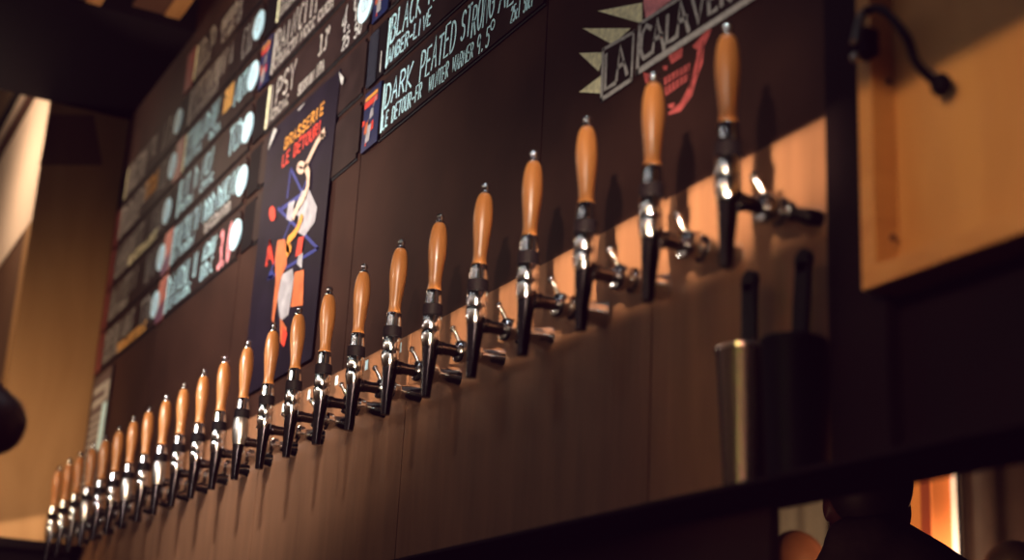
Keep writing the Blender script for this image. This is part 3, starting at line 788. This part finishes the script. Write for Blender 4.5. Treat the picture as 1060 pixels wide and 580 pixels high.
# lantern
a = CP + ray(938, 585) * 4.4; c = CP + ray(994, 585) * 4.4
u = (c - a); u.z = 0; L = u.length; ang = math.atan2(u.y, u.x)
t = thing('wall_lantern', 'glowing orange upright lamp panel behind the person with dark hair', 'lamp', (a.x, a.y, -FLOOR)); t.rotation_euler = (0, 0, ang)
zb, zt = FLOOR - .42, FLOOR + .42
b1 = bmesh.new(); box(b1, 0, L, .06, .08, zb, zt); obj('back_board', b1, M['lampback'], t)
b1 = bmesh.new(); box(b1, L * .56, L * .93, .03, .045, zb, zt - .05, .004); obj('orange_glass', b1, M['lamporange'], t)
b1 = bmesh.new(); box(b1, 0, L * .36, .03, .045, zb, zt - .03, .004); obj('amber_glass', b1, M['lampdeep'], t)
b1 = bmesh.new(); box(b1, L * .945, L, .0, .05, zb, zt, .003); obj('light_tube', b1, M['lampwhite'], t)
b1 = bmesh.new(); box(b1, L * .2, L * .8, .02, .10, 0, zb - .001); obj('stand', b1, M['ledge'], t)

# ================================================================== PEOPLE
def voxel(name, bm, m, vox, parent, sm=3):
    me = bpy.data.meshes.new('tmp'); bmesh.ops.recalc_face_normals(bm, faces=bm.faces); bm.to_mesh(me); bm.free()
    o = bpy.data.objects.new('tmp', me); COL.objects.link(o)
    r = o.modifiers.new('r', 'REMESH'); r.mode = 'VOXEL'; r.voxel_size = vox
    s = o.modifiers.new('s', 'SMOOTH'); s.factor = .5; s.iterations = sm
    dg = bpy.context.evaluated_depsgraph_get()
    me2 = bpy.data.meshes.new_from_object(o.evaluated_get(dg)); me2.name = name
    bpy.data.objects.remove(o, do_unlink=True)
    me2.materials.clear(); me2.materials.append(m)
    for p_ in me2.polygons: p_.use_smooth = True
    q = bpy.data.objects.new(name, me2); COL.objects.link(q); q.parent = parent
    return q
def limb(bm, pts, rads):
    pts = [Vector(p) for p in pts]
    for p_, r in zip(pts, rads): ball(bm, p_, r, seg=12)
    for (a, b), (ra, rb) in zip(zip(pts, pts[1:]), zip(rads, rads[1:])):
        tube(bm, [a, b], [ra, rb], 12)
def hand(bm, wrist, d, side, up):
    d = Vector(d).normalized(); up = Vector(up); up = (up - d * up.dot(d)).normalized(); sd = d.cross(up) * side
    w = Vector(wrist)
    limb(bm, [w, w + d * .035, w + d * .08], [.026, .030, .032])
    for k, ln in enumerate((.062, .072, .067, .052)):
        b0 = w + d * .085 + sd * (.033 - .022 * k)
        limb(bm, [b0, b0 + d * ln * .5 - up * .006, b0 + d * ln * .85 - up * .028], [.0105, .0095, .008])
    limb(bm, [w + d * .03 + sd * .02, w + d * .06 + sd * .05 - up * .008, w + d * .088 + sd * .056 - up * .02], [.015, .012, .0095])
# local space: facing +Y, right hand at +X, feet at z=0, height 1.8
def person(name, label, pos, yaw, h, skin, top, arms, hairstyle='short', headturn=0.0, vox=.011, collar=False):
    k = h / 1.8
    root = thing('person', label, 'person', pos); root.rotation_euler = (0, 0, yaw); root.scale = (k, k, k)
    def torso(bm, g=0.0):
        for (z, rx, ry, oy) in ((.92, .165, .115, 0), (1.0, .165, .115, 0), (1.1, .155, .105, .005), (1.2, .165, .11, .008), (1.3, .185, .12, .005), (1.38, .185, .115, -.005), (1.44, .15, .09, -.012)):
            ball(bm, (0, oy, z), 1, (rx + g, ry + g, .085 + g), 18)
        limb(bm, [(-.19, -.01, 1.44), (0, -.015, 1.47), (.19, -.01, 1.44)], [.062 + g, .07 + g, .062 + g])
    def legs(bm, g=0.0, shoes=False):
        for s in (-1, 1):
            limb(bm, [(s * .095, 0, .92), (s * .10, .01, .52), (s * .105, -.015, .12)], [.098 + g, .062 + g, .045 + g])
    def armchain(bm, s, elbow, wrist, g=0.0, short=False):
        sh = Vector((s * .20, -.01, 1.43)); e = Vector(elbow); w = Vector(wrist)
        if short: limb(bm, [sh, sh.lerp(e, .55)], [.060 + g, .052 + g])
        else:
            limb(bm, [sh, sh.lerp(e, .4), e], [.058 + g, .051 + g, .042 + g]); limb(bm, [e, e.lerp(w, .3), w], [.042 + g, .044 + g, .027 + g])
    bm = bmesh.new(); torso(bm); legs(bm)
    HT_ = Matrix.Translation((0, .015, 1.655)) @ Matrix.Rotation(headturn, 4, 'Z')
    hp = lambda x, y, z: HT_ @ Vector((x, y, z))
    limb(bm, [(0, -.015, 1.44), (0, 0, 1.58)], [.062, .055])
    ball(bm, hp(0, -.012, .035), 1, (.077, .098, .105), 22)             # cranium
    ball(bm, hp(0, .02, -.045), 1, (.060, .072, .075), 18)              # face and jaw
    ball(bm, hp(0, .062, -.098), 1, (.026, .022, .02), 12)              # chin
    limb(bm, [hp(0, .083, .005), hp(0, .108, -.035)], [.010, .015])     # nose
    for s in (-1, 1):
        ball(bm, hp(s * .013, .098, -.038), .009, seg=8)
        limb(bm, [hp(s * .012, .083, .022), hp(s * .05, .068, .024)], [.011, .009])   # brow
        ball(bm, hp(s * .080, -.008, -.012), 1, (.010, .022, .034), 12)               # ear
        ball(bm, hp(s * .042, .062, -.03), 1, (.022, .02, .018), 10)                  # cheek
    limb(bm, [hp(-.022, .086, -.068), hp(0, .092, -.066), hp(.022, .086, -.068)], [.007, .009, .007])
    limb(bm, [hp(-.02, .086, -.078), hp(0, .091, -.079), hp(.02, .086, -.078)], [.007, .009, .007])
    for s, e, w, hd in arms:
        armchain(bm, s, e, w); hand(bm, w, hd, s, (0, 0, 1) if abs(Vector(hd).z) < .8 else (0, 1, 0))
    for s in (-1, 1): limb(bm, [(s * .105, -.03, .06), (s * .12, .09, .035), (s * .125, .16, .03)], [.045, .040, .03])
    body = voxel('body', bm, skin, vox, root, 3)
    # clothes
    bm = bmesh.new(); torso(bm, .013)
    for s, e, w, hd in arms: armchain(bm, s, e, w, .012, True)
    limb(bm, [(0, -.015, 1.44), (0, -.004, 1.535)], [.088, .071])
    if collar:                        # thick jacket collar bunched up round the neck
        limb(bm, [(.045, -.03, 1.575), (.12, -.03, 1.52), (.20, -.015, 1.455)], [.055, .062, .070])
        limb(bm, [(-.015, -.04, 1.555), (-.06, -.03, 1.48), (-.15, -.015, 1.43)], [.055, .055, .062])
        limb(bm, [(-.015, -.05, 1.565), (.04, -.05, 1.57)], [.055, .055])
    voxel('shirt', bm, top, vox, root, 4)
    bm = bmesh.new()
    ball(bm, (0, 0, .92), 1, (.182, .132, .10), 16); legs(bm, .013); voxel('trousers', bm, M['jeans'], .012, root, 3)
    for s in (-1, 1):
        bm = bmesh.new(); limb(bm, [(s * .105, -.03, .055), (s * .12, .09, .042), (s * .127, .17, .036)], [.052, .048, .038])
        bmesh.ops.bisect_plane(bm, geom=bm.verts[:] + bm.edges[:] + bm.faces[:], plane_co=(0, 0, .002), plane_no=(0, 0, -1), clear_outer=True)
        bmesh.ops.holes_fill(bm, edges=bm.edges[:])
        obj('shoe', bm, M['shoe'], root, True)
        bm = bmesh.new(); ball(bm, hp(s * .032, .077, .005), .0125, seg=12); obj('eye', bm, M['eye'], root, True)
        bm = bmesh.new(); ball(bm, hp(s * .032, .0865, .005), .005, seg=8); obj('pupil', bm, M['hair'], root, True)
    if hairstyle == 'short':
        bm = bmesh.new(); ball(bm, hp(0, -.022, .045), 1, (.086, .106, .108), 26)
        bmesh.ops.bisect_plane(bm, geom=bm.verts[:] + bm.edges[:] + bm.faces[:], plane_co=hp(0, 0, .0), plane_no=HT_.to_3x3() @ Vector((0, 1, -.75)).normalized(), clear_outer=True)
        bmesh.ops.holes_fill(bm, edges=bm.edges[:])
        obj('hair', bm, M['hair'], root, True)
    elif hairstyle == 'bald':
        bm = bmesh.new(); ball(bm, hp(0, -.02, .0), 1, (.082, .100, .07), 20)
        bmesh.ops.bisect_plane(bm, geom=bm.verts[:] + bm.edges[:] + bm.faces[:], plane_co=hp(0, .0, .02), plane_no=HT_.to_3x3() @ Vector((0, .5, 1)).normalized(), clear_outer=True)
        bmesh.ops.bisect_plane(bm, geom=bm.verts[:] + bm.edges[:] + bm.faces[:], plane_co=hp(0, .01, 0), plane_no=HT_.to_3x3() @ Vector((0, 1, -.2)).normalized(), clear_outer=True)
        bmesh.ops.bisect_plane(bm, geom=bm.verts[:] + bm.edges[:] + bm.faces[:], plane_co=hp(0, 0, -.055), plane_no=Vector((0, 0, -1)), clear_outer=True)
        bmesh.ops.holes_fill(bm, edges=bm.edges[:])
        obj('hair', bm, M['hair'], root, True)
    return root
def stand(px, py, t_, h):           # foot position so that the crown meets the measured ray
    q = CP + ray(px, py) * t_
    return q
yaw_cam = math.atan2(.8825, .4676)    # heading of image-right
def place(px, py, t_):
    q = CP + ray(px, py) * t_
    return (q.x, q.y, -FLOOR), (q.z + FLOOR)
down = [(-1, (-.25, .0, 1.14), (-.24, .06, .90), (0, .15, -1)), (1, (.25, .0, 1.14), (.24, .06, .90), (0, .15, -1))]
fwd = [(-1, (-.27, .06, 1.16), (-.12, .27, 1.18), (.3, 1, .1)), (1, (.27, .06, 1.16), (.12, .27, 1.18), (-.3, 1, .1))]
pos, hh = place(893, 446, 3.1)
person('a', 'person with dark hair in black top, seen from behind in front of the orange lamp', pos, yaw_cam - math.radians(25), hh, M['skin'], M['shirt'], fwd, 'short', .5, collar=True)
pos, hh = place(822, 547, 4.3)
person('b', 'person with a bald tan head at the bottom edge, left of the dark-haired person', pos, yaw_cam - math.radians(60), hh, M['skinl'], M['shirt'], down, 'bald', .2)
pos, hh = place(1046, 563, 4.2)
person('c', 'person with dark hair just visible at the bottom right corner', pos, yaw_cam, hh, M['skin'], M['shirt'], down, 'short', 0)
# person at the left edge, raised elbow reaching into the picture
el = CP + ray(-6, 438) * 1.9
rt = Vector((.4676, .8825, 0)).normalized(); fw = Vector((-rt.y, rt.x, 0))     # image right, and away from the camera
yawp = math.atan2(rt.y, rt.x)          # local +X = image right, +Y = away
hgt = 1.80
cen = el - rt * .46 - fw * .02
base = Vector((cen.x, cen.y, -FLOOR))
def loc_(p): d = p - base; return (d.dot(rt), d.dot(fw), d.z)
e_l = loc_(el); w_l = loc_(el - rt * .205 + Vector((0, 0, .150)) + fw * .03)
person('d', 'person at the left edge, only a dark raised bent elbow in view', tuple(base), yawp, hgt, M['skin'], M['shirt'],
       [(1, e_l, w_l, (-.8, .1, .6)), (-1, (-.25, .0, 1.14), (-.24, .06, .90), (0, .15, -1))], 'short', 0, .010)

# ================================================================== LIGHTS
def light(name, kind, loc, power, col, size=.05, rot=None, target=None, **kw):
    ld = bpy.data.lights.new(name, kind); ld.energy = power; ld.color = col
    if kind == 'AREA':
        ld.shape = 'RECTANGLE'; ld.size = size if not hasattr(size, '__len__') else size[0]; ld.size_y = size if not hasattr(size, '__len__') else size[1]
    else: ld.shadow_soft_size = size
    for k, v in kw.items(): setattr(ld, k, v)
    o = bpy.data.objects.new(name, ld); COL.objects.link(o); o.location = loc
    if target is not None: o.rotation_euler = (Vector(target) - Vector(loc)).to_track_quat('-Z', 'Y').to_euler()
    return o
def slot_profile(l, top, soft_t, bot, soft_b, lean=0.0, xcut=None, barn=False):
    """luminaire distribution: full between two elevation angles (sine of elevation), soft cut-offs"""
    ld = l.data; ld.use_nodes = True; nt = ld.node_tree; em = nt.nodes['Emission']
    tc = nt.nodes.new('ShaderNodeTexCoord'); sx = nt.nodes.new('ShaderNodeSeparateXYZ'); nt.links.new(tc.outputs['Normal'], sx.inputs[0])
    zsrc = sx.outputs['Z']
    if barn:                          # straight barn doors parallel to the wall instead of a round rim
        mx = nt.nodes.new('ShaderNodeMath'); mx.operation = 'MAXIMUM'; mx.inputs[1].default_value = .05; nt.links.new(sx.outputs['Y'], mx.inputs[0])
        dv = nt.nodes.new('ShaderNodeMath'); dv.operation = 'DIVIDE'; nt.links.new(sx.outputs['Z'], dv.inputs[0]); nt.links.new(mx.outputs[0], dv.inputs[1]); zsrc = dv.outputs[0]
    def ramp(a, b_):
        mr = nt.nodes.new('ShaderNodeMapRange'); mr.interpolation_type = 'SMOOTHSTEP'
        mr.inputs['From Min'].default_value = a; mr.inputs['From Max'].default_value = b_
        nt.links.new(zsrc, mr.inputs['Value']); return mr
    r1 = ramp(top + soft_t, top - soft_t); r2 = ramp(bot - soft_b, bot + soft_b)
    mu = nt.nodes.new('ShaderNodeMath'); mu.operation = 'MULTIPLY'
    nt.links.new(r1.outputs[0], mu.inputs[0]); nt.links.new(r2.outputs[0], mu.inputs[1])
    out = mu
    # stronger towards the far end of the row
    mr = nt.nodes.new('ShaderNodeMapRange'); mr.inputs['From Min'].default_value = -.98; mr.inputs['From Max'].default_value = -.5 if barn else 0.1
    mr.inputs['To Min'].default_value = 1.0 + lean; mr.inputs['To Max'].default_value = 1.0 - min(lean, .0) if lean < 0 else .55
    nt.links.new(sx.outputs['X'], mr.inputs['Value'])
    m2 = nt.nodes.new('ShaderNodeMath'); m2.operation = 'MULTIPLY'
    nt.links.new(out.outputs[0], m2.inputs[0]); nt.links.new(mr.outputs[0], m2.inputs[1])
    if xcut:
        r3 = ramp(*xcut); nt.links.new(sx.outputs['X'], r3.inputs['Value'])
        m3 = nt.nodes.new('ShaderNodeMath'); m3.operation = 'MULTIPLY'
        nt.links.new(m2.outputs[0], m3.inputs[0]); nt.links.new(r3.outputs[0], m3.inputs[1]); m2 = m3
    nt.links.new(m2.outputs[0], em.inputs['Strength'])
WARM = (1.0, .66, .40); COOL = (.80, .92, 1.0); NEU = (1, .84, .68)
L = light('slot_lamp', 'POINT', (.65, -.80, -.20), 105, (1, .72, .46), .012); slot_profile(L, .288, .004, .165, .05, 7.0, (-.50, -.545), True)
light('sign_fill', 'SPOT', (.2, -1.5, 1.0), 9, (1, .92, .84), .04, target=(-.42, .135, .42), spot_size=math.radians(24), spot_blend=.8)  # unseen spot added to brighten the chalk sign
light('plate_lamp', 'SPOT', (.1, -1.5, .45), 26, (1, .86, .68), .02, target=(-1.35, .135, -.02), spot_size=math.radians(15), spot_blend=.9)
light('overhead_strip', 'AREA', (-1.6, -.30, 1.75), 3.0, (.85, .93, 1), (4.2, .02), target=(-1.6, -.05, 0), spread=math.radians(90))
L = light('box_fill', 'POINT', (.65, -.80, .078), 25, WARM, .012); slot_profile(L, -.03, .006, -.60, .1, 0, (-.545, -.50))  # added light for the wooden box alone, apart from the tap row
L = light('bar_lamp_near', 'POINT', (.75, -1.0, .24), 40, NEU, .03); slot_profile(L, .02, .08, -.12, .10, 3.0, (-.50, -.70))
L = light('bar_lamp_mid', 'POINT', (-1.1, -1.15, .30), 18, (1, .80, .60), .04); slot_profile(L, .20, .16, -.36, .2, .8, (.45, -.1))
L = light('bar_lamp_far', 'POINT', (-2.6, -1.15, .32), 5, NEU, .04); slot_profile(L, .12, .16, -.40, .2, .0)
light('chalk_fill', 'AREA', (-1.5, -2.2, 1.0), 14, (1, .93, .85), (.5, .3), target=(-2.2, .1, .62), spread=math.radians(50))
light('chalk_fill_spot', 'SPOT', (-.2, -1.6, .9), 25, (1, .95, .88), .05, target=(-1.25, .135, .72), spot_size=math.radians(34), spot_blend=.7)  # added spot, lifts the brightness of the chalk lettering
light('menu_fill', 'SPOT', (-1.7, -1.8, .5), 42, (1, .95, .88), .05, target=(-2.85, .135, .72), spot_size=math.radians(24), spot_blend=.9)  # unseen narrow spot put in to brighten the menu rows left of the poster
for k, lx in enumerate((-3.8, -3.0, -2.3, -1.6, -1.0, -.4, .2, .8, 1.4)):  # unseen strips added so the chrome has something bright to reflect
    light('reflection_strip', 'AREA', (lx, -2.45 - .1 * (k % 3), 1.05), .75 if lx > -2 else .5, (.90, .94, 1) if k % 3 else (1, .85, .7), (.012, 1.5), target=(lx * .55 - .5, 0, 0))
for k, (lx, pw) in enumerate(((-5, 8), (-2, 11), (1, 8), (3.5, 6))):  # added fills on the front wall, which the chrome mirrors as mid-grey
    light('wall_front_fill', 'AREA', (lx, -3.5, .4), pw, (1, .86, .72) if k % 2 else (.9, .93, 1), (.5, .3), target=(lx, -4.6, 1.2), spread=math.radians(120))
light('endwall_fill', 'AREA', (-3.0, -1.2, .5), 2.3, (1, .68, .38), (.3, .3), target=(-4.15, -.05, .25), spread=math.radians(62))  # unseen warm light put in for the plywood end wall
light('corridor_lamp', 'AREA', (-4.35, -.75, 1.5), 7, (1, .72, .5), (.2, .2), target=(-4.25, -.166, 1.45))
light('joist_fill', 'SPOT', (-2.6, -.25, .75), 30, (1, .7, .42), .05, target=(-3.0, .0, 1.62), spot_size=math.radians(40))  # added upward spot that brightens the joist undersides
light('back_room_lamp', 'POINT', tuple(CP + ray(985, 560) * 3.9), 3, (1, .45, .18), .05)
light('back_face_fill', 'POINT', tuple(CP + ray(790, 580) * 2.8), .35, (1, .5, .28), .05)  # small warm light added for the ear and face edge of the dark-haired person
light('back_curtain_fill', 'AREA', tuple(CP + ray(760, 500) * 4.4), 5, (1, .75, .5), (.3, .3), target=tuple(CP + ray(830, 545) * 5.6))  # unseen light added to bring up the beige curtain
light('green_strip', 'AREA', (.67, -2.1, .0), .03, (.85, 1, .18), (.10, .45), target=(-.1, .086, -.3), spread=math.radians(13))  # unseen strip added for the green highlight on the metal tumbler
light('pink_strip', 'AREA', (1.0, -2.0, .0), .09, (1, .50, .38), (.30, .6), target=(-.1, .086, -.3), spread=math.radians(13))  # likewise added, for the pinkish highlight on the tumbler
w = bpy.data.worlds.new('world'); scn.world = w; w.use_nodes = True
w.node_tree.nodes['Background'].inputs[0].default_value = (.55, .30, .40, 1); w.node_tree.nodes['Background'].inputs[1].default_value = .012

# ================================================================== CAMERA
cd = bpy.data.cameras.new('camera'); cam = bpy.data.objects.new('camera', cd); COL.objects.link(cam)
cd.sensor_fit = 'HORIZONTAL'; cd.sensor_width = 36; cd.lens = 36 * FPX / 1060
Rw = RC.transposed()
# make it exactly orthonormal
xv = Rw.col[0].normalized(); yv = (Rw.col[1] - xv * Rw.col[1].dot(xv)).normalized(); zv = xv.cross(yv)
mw = Matrix((xv, yv, zv)).transposed().to_4x4(); mw.translation = CP
cam.matrix_world = mw
cd.clip_start = .05
cd.dof.use_dof = True; cd.dof.focus_distance = 2.9; cd.dof.aperture_fstop = 2.3; cd.dof.aperture_blades = 0
scn.camera = cam
scn.view_settings.view_transform = 'Standard'
scn.view_settings.look = 'None'
scn.view_settings.exposure = 0.15
scn.cycles.max_bounces = 6

vs_ = scn.view_settings
vs_.use_curve_mapping = True                      # faded, slightly plum-toned blacks
cm = vs_.curve_mapping
for ch, lift in ((0, .0032), (1, .0006), (2, .0028)):
    cm.curves[ch].points[0].location = (0, lift)
cm.update()

# lift the scene so that the floor is at z = 0
for o in scn.objects:
    if o.parent is None:
        o.location.z += FLOOR
